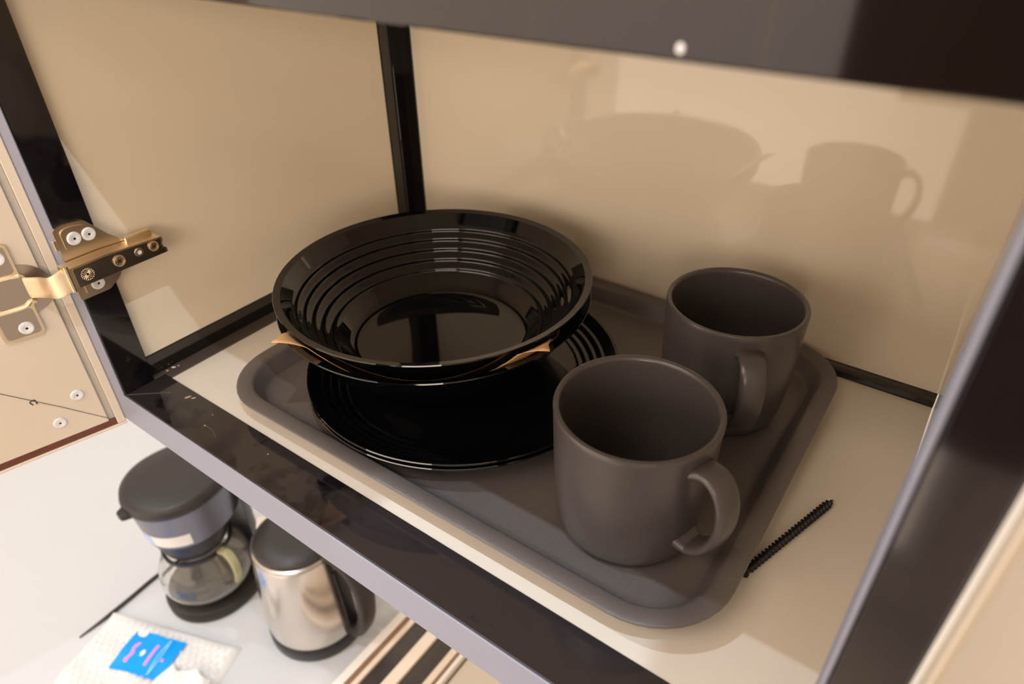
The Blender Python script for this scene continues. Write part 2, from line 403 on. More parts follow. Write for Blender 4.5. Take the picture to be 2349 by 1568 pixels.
def cap_at(parent, pos, nrm, r=0.0045, name='screw_cap', label=None):
    """white plastic washer with a slotted dark hole"""
    bm = lathe([(0, 0.0003), (r * .17, 0.0003), (r * .19, 0.0009), (r * .50, 0.0011), (r * .60, 0.0013), (r * .92, 0.0011), (r * 1.06, 0.0)], 28, (0, 0, 0), mi=[1, 1, 0, 0, 0, 0])
    z = Vector(nrm).normalized(); x = Vector((0, 0, 1)).cross(z).normalized(); y = z.cross(x)
    for v in bm.verts: v.co = Vector(pos) + x * v.co.x + y * v.co.y + z * v.co.z
    return obj(name, bm, [M_cap, M_hole], parent)
DL = build_door(FL)
DR = build_door(FR)
nL = FL(0, 1, 0) - FL(0, 0, 0)
for s, z in ((0.0195, 0.0066), (0.0369, -0.0107)):
    cap_at(DL, FL(s, 0.0001, z), nL, 0.0042)
# pencil line with a small hook
bm = B()
pl = [FL(0.0075, 0.0002, -0.0228), FL(0.030, 0.0002, 0.0000), FL(0.0603, 0.0002, 0.0290), FL(0.11, 0.0002, 0.075)]
sweep(pl, circle(0.00022, 6), bm=bm)
sweep(catmull([FL(0.0440, 0.0002, 0.0112), FL(0.0445, 0.0002, 0.0150), FL(0.0475, 0.0002, 0.0145), FL(0.0465, 0.0002, 0.0115)], 4), circle(0.0004, 6), bm=bm)
obj('pencil_line', bm, M_pencil, DL)

# ---- concealed hinge on the left post
H = obj('hinge', prism(round_poly([(0.1490, 0.1205), (0.1490, 0.1365), (0.1560, 0.1385), (0.1690, 0.1370), (0.1800, 0.1230), (0.1900, 0.1140), (0.1900, 0.1120), (0.1490, 0.1120)], 0.002),
        lambda u, v, t_: (t_, u, v), -0.4748, -0.4725), M_nickel, CAB, smooth=30)
tag(H, 'nickel cup hinge on the left post')
obj('mounting_plate', prism(round_poly([(0.1490, 0.0850), (0.1490, 0.1000), (0.1810, 0.1000), (0.1790, 0.0915), (0.1690, 0.0850)], 0.002), lambda u, v, t_: (t_, u, v), -0.4748, -0.4725), M_nickel, H, smooth=30)
obj('plate_boss', prism(round_poly([(0.1525, 0.1210), (0.1525, 0.1345), (0.1580, 0.1360), (0.1680, 0.1345), (0.1760, 0.1240), (0.1760, 0.1210)], 0.003), lambda u, v, t_: (t_, u, v), -0.4725, -0.4715), M_nickel, H, smooth=30)
obj('plate_boss', prism(round_poly([(0.1540, 0.0870), (0.1540, 0.0985), (0.1760, 0.0985), (0.1740, 0.0925), (0.1670, 0.0870)], 0.003), lambda u, v, t_: (t_, u, v), -0.4725, -0.4715), M_nickel, H, smooth=30)
obj('plate_tab', box(-0.4748, -0.4728, 0.1468, 0.1492, 0.1225, 0.1300, 0.0004), M_nickel, H)
for y, z in ((0.1592, 0.1278), (0.1686, 0.1274), (0.1625, 0.0930)):
    cap_at(H, (-0.4715, y, z), (1, 0, 0), 0.0043)
# arm: a channel, its broad dark face towards the cabinet middle
arm = prism(round_poly([(0.1430, 0.1000), (0.1430, 0.1145), (0.1700, 0.1150), (0.2085, 0.1128), (0.2090, 0.1095), (0.2075, 0.1085), (0.2080, 0.1050), (0.2100, 0.1042), (0.2100, 0.1005)], 0.0008, 2), lambda u, v, t_: (t_, u, v), -0.4715, -0.4600)
obj('arm', arm, M_nickel, H, smooth=30)
obj('arm_face', prism(round_poly([(0.1470, 0.1004), (0.1470, 0.1136), (0.1700, 0.1141), (0.2070, 0.1120), (0.2070, 0.1095), (0.2060, 0.1085), (0.2065, 0.1050), (0.2085, 0.1040), (0.2085, 0.1010)], 0.0008, 2), lambda u, v, t_: (t_, u, v), -0.4600, -0.4594), M_armface, H, smooth=30)
obj('arm_ridge', box(-0.4740, -0.4690, 0.1880, 0.2075, 0.1125, 0.1165, 0.0008), M_nickel, H)
obj('arm_pin', sweep([Vector((-0.4612, 0.1440, z)) for z in (0.0985, 0.107, 0.1165)], circle(0.0016, 12)), M_nickel, H)
def disc_x(x, y, z, prof, seg=24, mi=None):
    bm = lathe(prof, seg, (0, 0, 0), mi=mi)
    for v in bm.verts: v.co = Vector((x + v.co.z, y + v.co.x, z + v.co.y))
    return bm
def arm_screw(y, z, r):
    bm = disc_x(-0.4594, y, z, [(0, 0.0008), (r * .55, 0.0010), (r * .62, 0.0002), (r * .8, 0.0002), (r * .86, 0.0012), (r, 0.0010), (r, 0.0)])
    s = obj('arm_screw', bm, M_nickel, H)
    bm = B()
    for a in (0.5, 0.5 + PI / 2):
        add_box(bm, -0.4589, -0.45835, -r * .42, r * .42, -r * .09, r * .09, M=Matrix.Translation((0, y, z)) @ Matrix.Rotation(a, 4, 'X'))
    obj('screw_cross', bm, M_hole, H, smooth=None)
arm_screw(0.1760, 0.1078, 0.0040); arm_screw(0.2010, 0.1085, 0.0036)
obj('arm_slot', disc_x(-0.4594, 0.1903, 0.1082, [(0.0014, 0.0003), (0.0016, 0.0008), (0.0030, 0.0007), (0.0032, 0.0)]), M_nickel, H)
obj('slot_hole', disc_x(-0.4594, 0.1903, 0.1082, [(0, 0.0004), (0.0015, 0.0004), (0.0015, 0.0)]), M_cap, H)
# stamped flower: sixteen petal loops
bm = B()
for k in range(16):
    a = 2 * PI * k / 16
    loop = []
    for j in range(12):
        b = 2 * PI * j / 12
        rr_ = 0.0026 + 0.0016 * math.cos(b); tt = 0.00062 * math.sin(b) * (1 + 0.5 * math.cos(b))
        loop.append(Vector((-0.4593, 0.1545 + rr_ * math.cos(a) - tt * math.sin(a), 0.1072 + rr_ * math.sin(a) + tt * math.cos(a))))
    sweep(loop, circle(0.00015, 5), side=(1, 0, 0), closed=True, bm=bm)
obj('stamped_flower', bm, M_nickel, H)
obj('flower_hole', disc_x(-0.4594, 0.1545, 0.1072, [(0, 0.0002), (0.0008, 0.0002), (0.0008, 0)], 12), M_hole, H)
# cup in the door with flange wings
def door_prism(pts, n0, n1, bm=None):
    return prism(pts, lambda u, v, t_: FL(u, t_, v), n0, n1, bm)
cupc = (0.0215, 0.0970)
pts = [(cupc[0] + 0.0178 * math.cos(2 * PI * k / 48), cupc[1] + 0.0178 * math.sin(2 * PI * k / 48)) for k in range(48)]
obj('cup_disc', door_prism(pts, 0.0001, 0.0009), M_nickel_d, H)
wing = round_poly([(0.0195, 0.0640), (0.0195, 0.0860), (0.0165, 0.0885), (0.0165, 0.1065), (0.0195, 0.1090), (0.0195, 0.1310), (0.0440, 0.1310), (0.0440, 0.0640)], 0.0035, 5)
obj('cup_flange', door_prism(wing, 0.0009, 0.0024), M_nickel, H, smooth=30)
wing2 = round_poly([(0.0212, 0.0655), (0.0212, 0.0845), (0.0420, 0.0845), (0.0420, 0.0655)], 0.003, 5)
obj('flange_face', door_prism(wing2, 0.0024, 0.0026), M_nickel_d, H, smooth=30)
wing3 = round_poly([(0.0212, 0.1105), (0.0212, 0.1295), (0.0420, 0.1295), (0.0420, 0.1105)], 0.003, 5)
obj('flange_face', door_prism(wing3, 0.0024, 0.0026), M_nickel_d, H, smooth=30)
obj('cup_well', door_prism(round_poly([(0.0180, 0.0880), (0.0180, 0.1070), (0.0390, 0.1070), (0.0390, 0.0880)], 0.003, 5), 0.0024, 0.0030), M_nickel_d, H, smooth=30)
bm = sweep(catmull([FL(0.0440, 0.0030, 0.0865), FL(0.0330, 0.0030, 0.0862), FL(0.0240, 0.0035, 0.0868), FL(0.0200, 0.0030, 0.0890), FL(0.0170, 0.0028, 0.0880)], 6), circle(0.0016, 8))
obj('cup_rib', bm, M_nickel, H)
bm = sweep(catmull([FL(0.0440, 0.0030, 0.1085), FL(0.0330, 0.0030, 0.1088), FL(0.0200, 0.0030, 0.1080)], 6), circle(0.0012, 8))
obj('cup_rib', bm, M_nickel, H)
for s, z in ((0.0290, 0.0712), (0.0270, 0.1225)):
    cap_at(H, FL(s, 0.0026, z), nL, 0.0044)
lk = catmull([FL(0.0190, 0.0020, 0.0985), FL(0.0110, 0.0110, 0.0995), Vector((-0.4720, 0.1370, 0.1010)), Vector((-0.4635, 0.1450, 0.1070))], 6)
obj('link', sweep(lk, superell(0.0078, 0.0010, 16, 4), side=(0, 0, 1)), M_nickel, H)

# ------------------------------------------------------------------ serving tray
def rrect(hx, hy, r, n=10):
    out = []
    for sx, sy, a0 in ((1, 1, 0), (-1, 1, PI / 2), (-1, -1, PI), (1, -1, 3 * PI / 2)):
        for k in range(n + 1):
            a = a0 + PI / 2 * k / n
            out.append((sx * (hx - r) + r * math.cos(a), sy * (hy - r) + r * math.sin(a)))
    return out
HX, HY, RC = 0.1875, 0.1460, 0.048
prof = [(0.0010, 0.0162), (0.0000, 0.0172), (0.0004, 0.0182), (0.0016, 0.0186), (0.0100, 0.0180), (0.0114, 0.0172), (0.0124, 0.0160), (0.0172, 0.0068), (0.0184, 0.0056), (0.0205, 0.0050), (0.0240, 0.0050)]
under = [(0.0260, 0.0), (0.0220, 0.0000), (0.0195, 0.0002), (0.0180, 0.0020), (0.0130, 0.0140), (0.0112, 0.0158), (0.0020, 0.0164)]
TR = Matrix.Translation((-0.2255, 0.3330, 0.0)) @ Matrix.Rotation(math.radians(0.6), 4, 'Z')
bm = B(); rings = []
for off, z in [(0.0220, 0.0050)] and prof: 
    rings.append([bm.verts.new(TR @ Vector((x, y, z))) for x, y in rrect(HX - off, HY - off, max(RC - off, 0.01))])
urings = [[bm.verts.new(TR @ Vector((x, y, z))) for x, y in rrect(HX - off, HY - off, max(RC - off, 0.01))] for off, z in under]
seq = urings + rings
for a, b in zip(seq[:-1], seq[1:]):
    n = len(a)
    for k in range(n): bm.faces.new((a[k], a[(k + 1) % n], b[(k + 1) % n], b[k]))
bm.faces.new(seq[0][::-1]); bm.faces.new(seq[-1])
o = obj('serving_tray', bm, M_tray, origin=(-0.2255, 0.333, 0))
tag(o, 'grey brown plastic serving tray with raised rim under the dishes', 'tray')
ZF = 0.0051

# ------------------------------------------------------------------ plates
def plate_profile():
    up = [(0, 0.0042), (0.060, 0.0042), (0.074, 0.0042)]
    for k in range(60):
        r_ = 0.078 + (0.1120 - 0.078) * k / 59
        t_ = (r_ - 0.078) / 0.034
        z = 0.0042 + 0.0118 * (t_ ** 2.0)
        if 0.084 < r_ < 0.1064: z += 0.00032 * math.sin((r_ - 0.084) / 0.0056 * 2 * PI)
        up.append((r_, z))
    rim = [(0.1133, 0.0163), (0.1139, 0.0158), (0.1136, 0.0148), (0.1120, 0.0140)]
    lo = []
    for k in range(12):
        r_ = 0.1120 - (0.1120 - 0.080) * (k + 1) / 12
        t_ = max(0, (r_ - 0.078) / 0.034)
        lo.append((r_, 0.0016 + 0.0115 * (t_ ** 2.0)))
    foot = [(0.077, 0.0), (0.072, 0.0), (0.070, 0.0012), (0, 0.0012)]
    return up + rim + lo + foot
PC = (-0.2736, 0.3100)
for k, lab in enumerate(('lower black glass dinner plate lying directly on the tray', 'upper black glass dinner plate directly under the stacked bowls')):
    c = (PC[0] + 0.001 * k, PC[1] - 0.0008 * k, ZF + 0.0001 + 0.0052 * k)
    o = obj('dinner_plate', lathe(plate_profile(), 128, c), M_glassblk, origin=c)
    tag(o, lab, 'plate', 'stacked dinner plates')
# ------------------------------------------------------------------ bowls
BH = 0.0565
def bowl_r(z): return 0.062 + 0.0508 * (max(z, 0) / BH) ** 0.72
def bowl_profile():
    p = [(0, 0.0012), (0.040, 0.0012), (0.042, 0.0), (0.047, 0.0), (0.049, 0.0014), (0.058, 0.0022)]
    for k in range(1, 20): z = 0.0022 + (BH - 0.0040) * k / 19; p.append((bowl_r(z - 0.0018), z))
    p += [(0.11255, BH - 0.0008), (0.1122, BH), (0.1112, BH - 0.0003)]
    N = 110
    for k in range(N):
        z = BH - 0.0012 - (BH - 0.0012 - 0.0062) * k / (N - 1)
        r_ = bowl_r(z - 0.0018) - 0.0034
        if 0.013 < z < 0.0465:
            win = min(1, (z - 0.013) / 0.004, (0.0465 - z) / 0.004)
            r_ += 0.00085 * win * math.sin((z - 0.013) / 0.0067 * 2 * PI)
        p.append((r_, z))
    p += [(0.0620, 0.0050), (0.0585, 0.0044), (0.050, 0.0040), (0.025, 0.0037), (0, 0.0036)]
    return p
BC = (-0.3004, 0.3149)
BZ = [ZF + 0.0001 + 0.0052 + 0.0043, 0]
BZ[1] = BZ[0] + 0.0135
for k, lab in enumerate(('lower black glass bowl resting on the plates, kraft paper inside', 'upper black glass bowl with ripple rings, top of the stack')):
    c = (BC[0], BC[1], BZ[k])
    o = obj('soup_bowl', lathe(bowl_profile(), 144, c), M_glassblk, origin=c)
    tag(o, lab, 'bowl', 'stacked bowls')
# kraft paper sheet squeezed between the bowls
def inv_r(r_):
    t_ = max(0.0, (r_ - 0.062) / 0.0508); return BH * t_ ** (1 / 0.72)
def paper_pt(s, a):
    # arc-length s from the centre -> point on the gap surface
    R0 = 0.056
    if s <= R0: r_, z = s, BZ[0] + 0.0092
    else:
        r_ = R0; z = None; acc = R0; step = 0.0015
        def zz(q):
            zi = inv_r(q + 0.0034) + 0.0018; zo = inv_r(q) + 0.0018 + 0.0135
            f = min(1, (q - R0) / 0.012)
            return BZ[0] + (1 - f) * 0.0092 + f * (0.5 * zi + 0.5 * zo)
        z = zz(r_)
        while acc < s:
            if r_ < 0.109: q = r_ + step * 0.75; z2 = zz(q)
            else: q = r_ + step * 0.80; z2 = z + step * (0.60 - 1.2 * (r_ - 0.109) / 0.04)
            acc += math.hypot(q - r_, z2 - z); r_, z = q, z2
    return Vector((BC[0] + r_ * math.cos(a), BC[1] + r_ * math.sin(a), z))
bm = B(); N = 44; HA = 0.1030; A0 = math.radians(-58.5)
grid = []
for i in range(N + 1):
    row = []
    for j in range(N + 1):
        u, v = -HA + 2 * HA * i / N, -HA + 2 * HA * j / N
        u = u * (1 - 0.13 * (1 - (v / HA) ** 2)) if u > 0 else u * 0.88; u += 0.0100; row.append(bm.verts.new(paper_pt(math.hypot(u, v), math.atan2(v, u) + A0)))
    grid.append(row)
for i in range(N):
    for j in range(N): bm.faces.new((grid[i][j], grid[i + 1][j], grid[i + 1][j + 1], grid[i][j + 1]))
c = (BC[0], BC[1], BZ[0])
o = obj('paper_liner', bm, M_paper, origin=c, smooth=60)
sm = o.modifiers.new('thick', 'SOLIDIFY'); sm.thickness = 0.00025; sm.offset = 0
tag(o, 'tan kraft paper liner with corners sticking out between the two bowls', 'paper')

# ------------------------------------------------------------------ mugs
def mug(cx, cy, ang, label, hz=0.0):
    c = (cx, cy, ZF + 0.0001)
    t = thing('mug', c, label, 'mug', 'charcoal mugs on the tray')
    Hm = 0.0855
    p = [(0, 0.0015), (0.031, 0.0015), (0.033, 0), (0.0355, 0.0002), (0.0385, 0.0025), (0.0402, 0.0065), (0.0415, 0.014), (0.0428, 0.030), (0.0437, 0.05), (0.0443, 0.070), (0.0447, 0.0815), (0.0449, 0.0838), (0.0444, 0.0851), (0.0432, 0.0855), (0.0418, 0.0848), (0.0411, 0.083), (0.0408, 0.078), (0.0400, 0.05), (0.0390, 0.025), (0.0375, 0.012), (0.034, 0.0075), (0.026, 0.006), (0, 0.006)]
    # refine smoothly
    obj('body', lathe(p, 96, c), M_mug, t, smooth=50)
    u = Vector((math.cos(ang), math.sin(ang), 0)); s = Vector((-math.sin(ang), math.cos(ang), 0))
    C0 = Vector(c)
    pts = [(0.0415, 0.0715), (0.0470, 0.0738), (0.0530, 0.0735), (0.0585, 0.0690), (0.0622, 0.0605), (0.0632, 0.0490), (0.0612, 0.0380), (0.0565, 0.0280), (0.0505, 0.0215), (0.0455, 0.0195), (0.0385, 0.0215)]
    path = catmull([C0 + u * a + Vector((0, 0, b)) for a, b in pts], 6)
    n = len(path)
    sc = [1.0 + 0.28 * max(0, 1 - i / 7) + 0.28 * max(0, 1 - (n - 1 - i) / 7) for i in range(n)]
    obj('handle', sweep(path, superell(0.0080, 0.0030, 20, 2.6), side=s, scales=sc), M_mug, t, smooth=60)
    return t
mug(-0.1105, 0.2600, math.radians(-17), 'charcoal ceramic mug nearest the front edge of the tray')
mug(-0.1065, 0.3905, math.radians(-58), 'charcoal ceramic mug at the back of the tray near the wall')

# ------------------------------------------------------------------ wood screw beside the tray
def wood_screw():
    tip = Vector((-0.0140, 0.3445, 0.0030)); tail = Vector((-0.0385, 0.2655, 0.0030))
    d = (tail - tip); L = d.length; d.normalize(); s = d.cross(Vector((0, 0, 1))).normalized(); u = Vector((0, 0, 1))
    t = thing('wood_screw', (tail.x, tail.y, 0), 'black coarse-threaded wood screw lying beside the tray', 'screw')
    bm = B(); rings = []; NT = 20; pitch = 0.0031; NS = 260
    for i in range(NS + 1):
        x = L * i / NS; ring = []
        taper = min(1, x / 0.007)
        for k in range(NT):
            th = 2 * PI * k / NT
            fr = (x / pitch - th / (2 * PI)) % 1.0
            r_ = 0.0013 * taper + 0.0015 * min(1, x / 0.004) * max(0, 1 - abs(fr - 0.5) / 0.28) + 0.00015
            ring.append(bm.verts.new(tip + d * x + s * (r_ * math.cos(th)) + u * (r_ * math.sin(th))))
        rings.append(ring)
    for a, b in zip(rings[:-1], rings[1:]):
        for k in range(NT): bm.faces.new((a[k], a[(k + 1) % NT], b[(k + 1) % NT], b[k]))
    bm.faces.new(rings[0][::-1]); bm.faces.new(rings[-1])
    obj('threaded_shank', bm, M_screw, t, smooth=40)
    bm = lathe([(0, 0.0035), (0.0030, 0.0034), (0.0030, 0.0026), (0.0016, -0.0005), (0, -0.0005)], 20)
    for v in bm.verts: v.co = tail + s * v.co.x + u * v.co.y + d * v.co.z
    obj('head', bm, M_screw, t)
wood_screw()

# ------------------------------------------------------------------ countertop and the things on it
ZC = -0.55
t = thing('countertop', (-0.9, 0.2, ZC - 0.03), 'white kitchen countertop below the open cabinet', 'countertop')
obj('slab', box(-2.5, 1.2, -0.14, 0.518, ZC - 0.03, ZC, 0.002), M_counter, t)
obj('base_unit', box(-2.48, 1.18, -0.10, 0.518, RZ0 + 0.001, ZC - 0.0302, 0.002), M_creamwood, t)

# ---- coffee maker
def coffee_maker():
    cx, cy = -0.742, 0.2480
    t = thing('coffee_maker', (cx, cy, ZC), 'small black drip coffee maker with brown lid on the counter', 'coffee maker')
    back = math.radians(88); bu = Vector((math.cos(back), math.sin(back), 0)); bs = Vector((-bu.y, bu.x, 0))
    obj('hot_plate', lathe([(0, 0.0202), (0.050, 0.0202), (0.050, 0.0225), (0, 0.0225)], 48, (cx, cy, ZC)), M_blkplas, t)
    # back column: a crescent behind the carafe
    pts = []
    for k in range(25):
        a = -0.85 + 1.7 * k / 24
        pts.append((0.076 * math.cos(a) + 0.006, 0.062 * math.sin(a)))
    for k in range(13):
        a = 0.60 - 1.20 * k / 12
        pts.append((0.071 * math.cos(a), 0.071 * math.sin(a)))
    f = lambda u, v, z: (cx + bu.x * u + bs.x * v, cy + bu.y * u + bs.y * v, z)
    obj('column', prism(pts, f, ZC + 0.0202, ZC + 0.2098), M_blkplas, t, smooth=40)
    # head: filter housing
    def hring(r, z, st=1.0):
        out = []
        for k in range(64):
            a = 2 * PI * k / 64; x = r * math.cos(a); y = r * math.sin(a)
            if x > 0: x = x * 1.30
            out.append(Vector(f(x, y, ZC + z)))
        return out
    def loft(rs, mats_=None):
        bm = B(); R = [[bm.verts.new(p) for p in ring] for ring in rs]
        for i, (a, b) in enumerate(zip(R[:-1], R[1:])):
            for k in range(64): bm.faces.new((a[k], a[(k + 1) % 64], b[(k + 1) % 64], b[k]))
        bm.faces.new(R[0][::-1]); bm.faces.new(R[-1]); return bm
    obj('base', loft([hring(0.063, 0.0), hring(0.0655, 0.003), hring(0.066, 0.014), hring(0.064, 0.018), hring(0.054, 0.020)]), M_brownblk, t)
    obj('housing', loft([hring(0.050, 0.145), hring(0.0545, 0.148), hring(0.0595, 0.205), hring(0.0605, 0.2095)]), M_greyplas, t)
    obj('lid', loft([hring(0.0605, 0.2100), hring(0.0640, 0.2120), hring(0.0650, 0.2180), hring(0.0630, 0.2250), hring(0.056, 0.2285), hring(0.030, 0.2300)]), M_brownblk, t, smooth=60)
    # lid tab pointing away from the column
    obj('lid_tab', prism(round_poly([(-0.060, -0.012), (-0.0735, -0.006), (-0.0735, 0.006), (-0.060, 0.012)], 0.004), f, ZC + 0.2110, ZC + 0.2185), M_brownblk, t)
    obj('filter_basket', lathe([(0, 0.1090), (0.036, 0.1090), (0.043, 0.1120), (0.0485, 0.1300), (0.0495, 0.1448), (0, 0.1448)], 48, (cx, cy, ZC)), M_blkplas, t)
    # wrap-round sticker facing the room
    def strip(a0, a1, z0, z1, push, name, mt):
        bm = B(); rows = []
        for k in range(13):
            a = math.radians(a0 + (a1 - a0) * k / 12); col = []
            for z in (z0, z1):
                r_ = 0.0545 + (0.0595 - 0.0545) * (z - 0.148) / 0.057 + push
                d = Vector((math.cos(a), math.sin(a), 0)); loc = bu * d.dot(bu) + bs * d.dot(bs)
                x = d.dot(bu) * r_; y = d.dot(bs) * r_
                if x > 0: x *= 1.30
                col.append((f(x, y, ZC + z), f(x - (-0.0012 if x < 0 else 0.0012), y * 0.98, ZC + z)))
            rows.append(col)
        vo = [[bm.verts.new(c_[0]) for c_ in col] for col in rows]; vi = [[bm.verts.new(c_[1]) for c_ in col] for col in rows]
        for k in range(12):
            bm.faces.new((vo[k][0], vo[k + 1][0], vo[k + 1][1], vo[k][1])); bm.faces.new((vi[k][0], vi[k][1], vi[k + 1][1], vi[k + 1][0]))
            bm.faces.new((vo[k][0], vi[k][0], vi[k + 1][0], vo[k + 1][0])); bm.faces.new((vo[k][1], vo[k + 1][1], vi[k + 1][1], vi[k][1]))
        for k in (0, 12): bm.faces.new((vo[k][0], vo[k][1], vi[k][1], vi[k][0]))
        return obj(name, bm, mt, t)
    strip(-118, -24, 0.1530, 0.1730, 0.0007, 'sticker', M_sticker)
    strip(-92, -76, 0.1532, 0.1728, 0.0012, 'sticker_print', M_stickblue)
    return cx, cy
cx, cy = coffee_maker()
# ---- carafe on the hot plate
z0 = ZC + 0.0226
t = thing('glass_carafe', (cx, cy, z0), 'empty clear glass carafe standing on the coffee maker hot plate', 'carafe')
outer = [(0, 0.0), (0.045, 0.0), (0.055, 0.004), (0.062, 0.014), (0.0635, 0.026), (0.0610, 0.044), (0.0540, 0.062), (0.0460, 0.076), (0.0440, 0.082)]
inner = [(0.0425, 0.082), (0.0445, 0.0755), (0.0525, 0.0610), (0.0593, 0.0435), (0.0617, 0.026), (0.0603, 0.0150), (0.0540, 0.0060), (0.0445, 0.0022), (0, 0.0022)]
obj('glass_body', lathe(outer + inner, 64, (cx, cy, z0)), M_glass, t, smooth=60)
obj('rim_band', lathe([(0.0445, 0.0785), (0.0470, 0.0785), (0.0470, 0.0850), (0.0445, 0.0850), (0.0445, 0.0785)], 48, (cx, cy, z0)), M_blkplas, t)
ha = math.radians(8); hu = Vector((math.cos(ha), math.sin(ha), 0)); hs = Vector((-hu.y, hu.x, 0)); c0 = Vector((cx, cy, z0))
hp = catmull([c0 + hu * a + Vector((0, 0, b)) for a, b in ((0.0465, 0.083), (0.060, 0.084), (0.0680, 0.070), (0.0690, 0.048), (0.0640, 0.030))], 6)
obj('handle', sweep(hp, superell(0.006, 0.0028, 14), side=hs), M_yglass, t)
# ---- cord
o = obj('power_cord', sweep(catmull([(-0.800, 0.300, ZC + 0.003), (-0.823, 0.245, ZC + 0.003), (-0.8265, 0.204, ZC + 0.003), (-0.8227, 0.161, ZC + 0.003), (-0.8205, 0.121, ZC + 0.003), (-0.822, 0.085, ZC + 0.0012)], 8), circle(0.0028, 10), scales=[1.0] * 30 + [1 - 0.06 * k for k in range(11)]), M_cord, origin=(-0.8227, 0.161, ZC))
tag(o, 'thin dark power cord trailing over the counter behind the coffee maker', 'cord')

# ---- electric kettle
def kettle():
    kx, ky = -0.571, 0.3010
    c = (kx, ky, ZC); c0 = Vector(c)
    t = thing('electric_kettle', c, 'small stainless steel electric kettle with black handle and lid', 'kettle')
    obj('base', lathe([(0, 0), (0.0655, 0), (0.0672, 0.003), (0.0672, 0.020), (0.0655, 0.0235), (0, 0.0235)], 64, c), M_blkplas, t)
    obj('body', lathe([(0, 0.0236), (0.0650, 0.0236), (0.0664, 0.030), (0.0660, 0.060), (0.0640, 0.100), (0.0605, 0.140), (0.0575, 0.166), (0.0560, 0.1705), (0.0, 0.1710)], 80, c), M_steel, t, smooth=50)
    obj('collar', lathe([(0.0555, 0.1700), (0.0572, 0.1702), (0.0572, 0.1745), (0.0540, 0.1760), (0.0540, 0.1712)], 64, c), M_steel, t)
    lid = obj('lid', lathe([(0, 0.1712), (0.0538, 0.1712), (0.0545, 0.1765), (0.0500, 0.1815), (0.030, 0.1845), (0, 0.1855)], 64, c), M_brownblk, t, smooth=50)
    obj('lid_knob', lathe([(0, 0.1850), (0.013, 0.1848), (0.014, 0.190), (0.011, 0.1925), (0, 0.193)], 32, (kx + 0.004, ky + 0.016, ZC)), M_blkplas, lid)
    a = math.radians(8); u = Vector((math.cos(a), math.sin(a), 0)); s = Vector((-u.y, u.x, 0))
    pts = [(0.030, 0.1800), (0.058, 0.1780), (0.078, 0.1700), (0.0930, 0.1500), (0.0990, 0.1200), (0.0975, 0.0880), (0.0920, 0.0600), (0.0820, 0.0380), (0.0640, 0.0270)]
    path = catmull([c0 + u * p + Vector((0, 0, q)) for p, q in pts], 6)
    obj('handle', sweep(path, superell(0.0140, 0.0085, 24, 2.6), side=s), M_brownblk, t, smooth=60)
    # spout opposite the handle
    sp = math.radians(188); v = Vector((math.cos(sp), math.sin(sp), 0)); vs_ = Vector((-v.y, v.x, 0))
    f = lambda p, q, z: c0 + v * p + vs_ * q + Vector((0, 0, z))
    bm = B()
    A = [bm.verts.new(f(*q)) for q in ((0.052, -0.020, 0.170), (0.070, 0, 0.1745), (0.052, 0.020, 0.170), (0.0590, 0.010, 0.142), (0.0605, -0.010, 0.142))]
    i_ = bm.verts.new(f(0.050, 0, 0.150))
    bm.faces.new((A[0], A[1], A[4])); bm.faces.new((A[1], A[3], A[4])); bm.faces.new((A[1], A[2], A[3]))
    bm.faces.new((A[0], A[4], i_)); bm.faces.new((A[4], A[3], i_)); bm.faces.new((A[3], A[2], i_)); bm.faces.new((A[2], A[1], A[0])); bm.faces.new((A[0], i_, A[2]))
    obj('spout', bm, M_steel, t, smooth=None)
    # water gauge strip behind the handle
    gp = [c0 + u * (r_ + 0.0010) + Vector((0, 0, z)) for r_, z in ((0.0662, 0.040), (0.0640, 0.100), (0.0600, 0.145))]
    obj('gauge', sweep(gp, superell(0.009, 0.0015, 16, 4), side=s), M_blkplas, t)
kettle()

# ---- bubble-wrapped parcel with a blue packet
ang = math.radians(20); E1 = Vector((math.cos(ang), math.sin(ang), 0)); E2 = Vector((-E1.y, E1.x, 0)); PCN = Vector((-0.690, 0.085, ZC))
def pq(u, v, z): return PCN + E1 * u + E2 * v + Vector((0, 0, z))
t = thing('bubble_wrap_parcel', tuple(PCN), 'flat parcel in clear bubble wrap lying on the white counter', 'parcel')
def lump(u, v): return 0.010 + 0.0025 * math.sin(u * 60 + 1) * math.cos(v * 55) + 0.0015 * math.sin(v * 130 + u * 40)
bm = B(); NU, NV = 40, 34; HU, HV = 0.105, 0.092
g = []
for i in range(NU + 1):
    row = []
    for j in range(NV + 1):
        u, v = -HU + 2 * HU * i / NU, -HV + 2 * HV * j / NV
        e = min(1, (HU - abs(u)) / 0.014, (HV - abs(v)) / 0.014)
        row.append(bm.verts.new(pq(u, v, 0.0005 + lump(u, v) * math.sqrt(max(0, 1 - (1 - e) ** 2)))))
    g.append(row)
for i in range(NU):
    for j in range(NV): bm.faces.new((g[i][j], g[i + 1][j], g[i + 1][j + 1], g[i][j + 1]))
border = [g[i][0] for i in range(NU + 1)] + [g[NU][j] for j in range(1, NV + 1)] + [g[i][NV] for i in range(NU - 1, -1, -1)] + [g[0][j] for j in range(NV - 1, 0, -1)]
bm.faces.new(border[::-1])
obj('wrapped_body', bm, M_whitepad, t, smooth=60)
bm = B(); pb = 0.0105
rows = int(2 * HV / (pb * 0.87)); cols = int(2 * HU / pb)
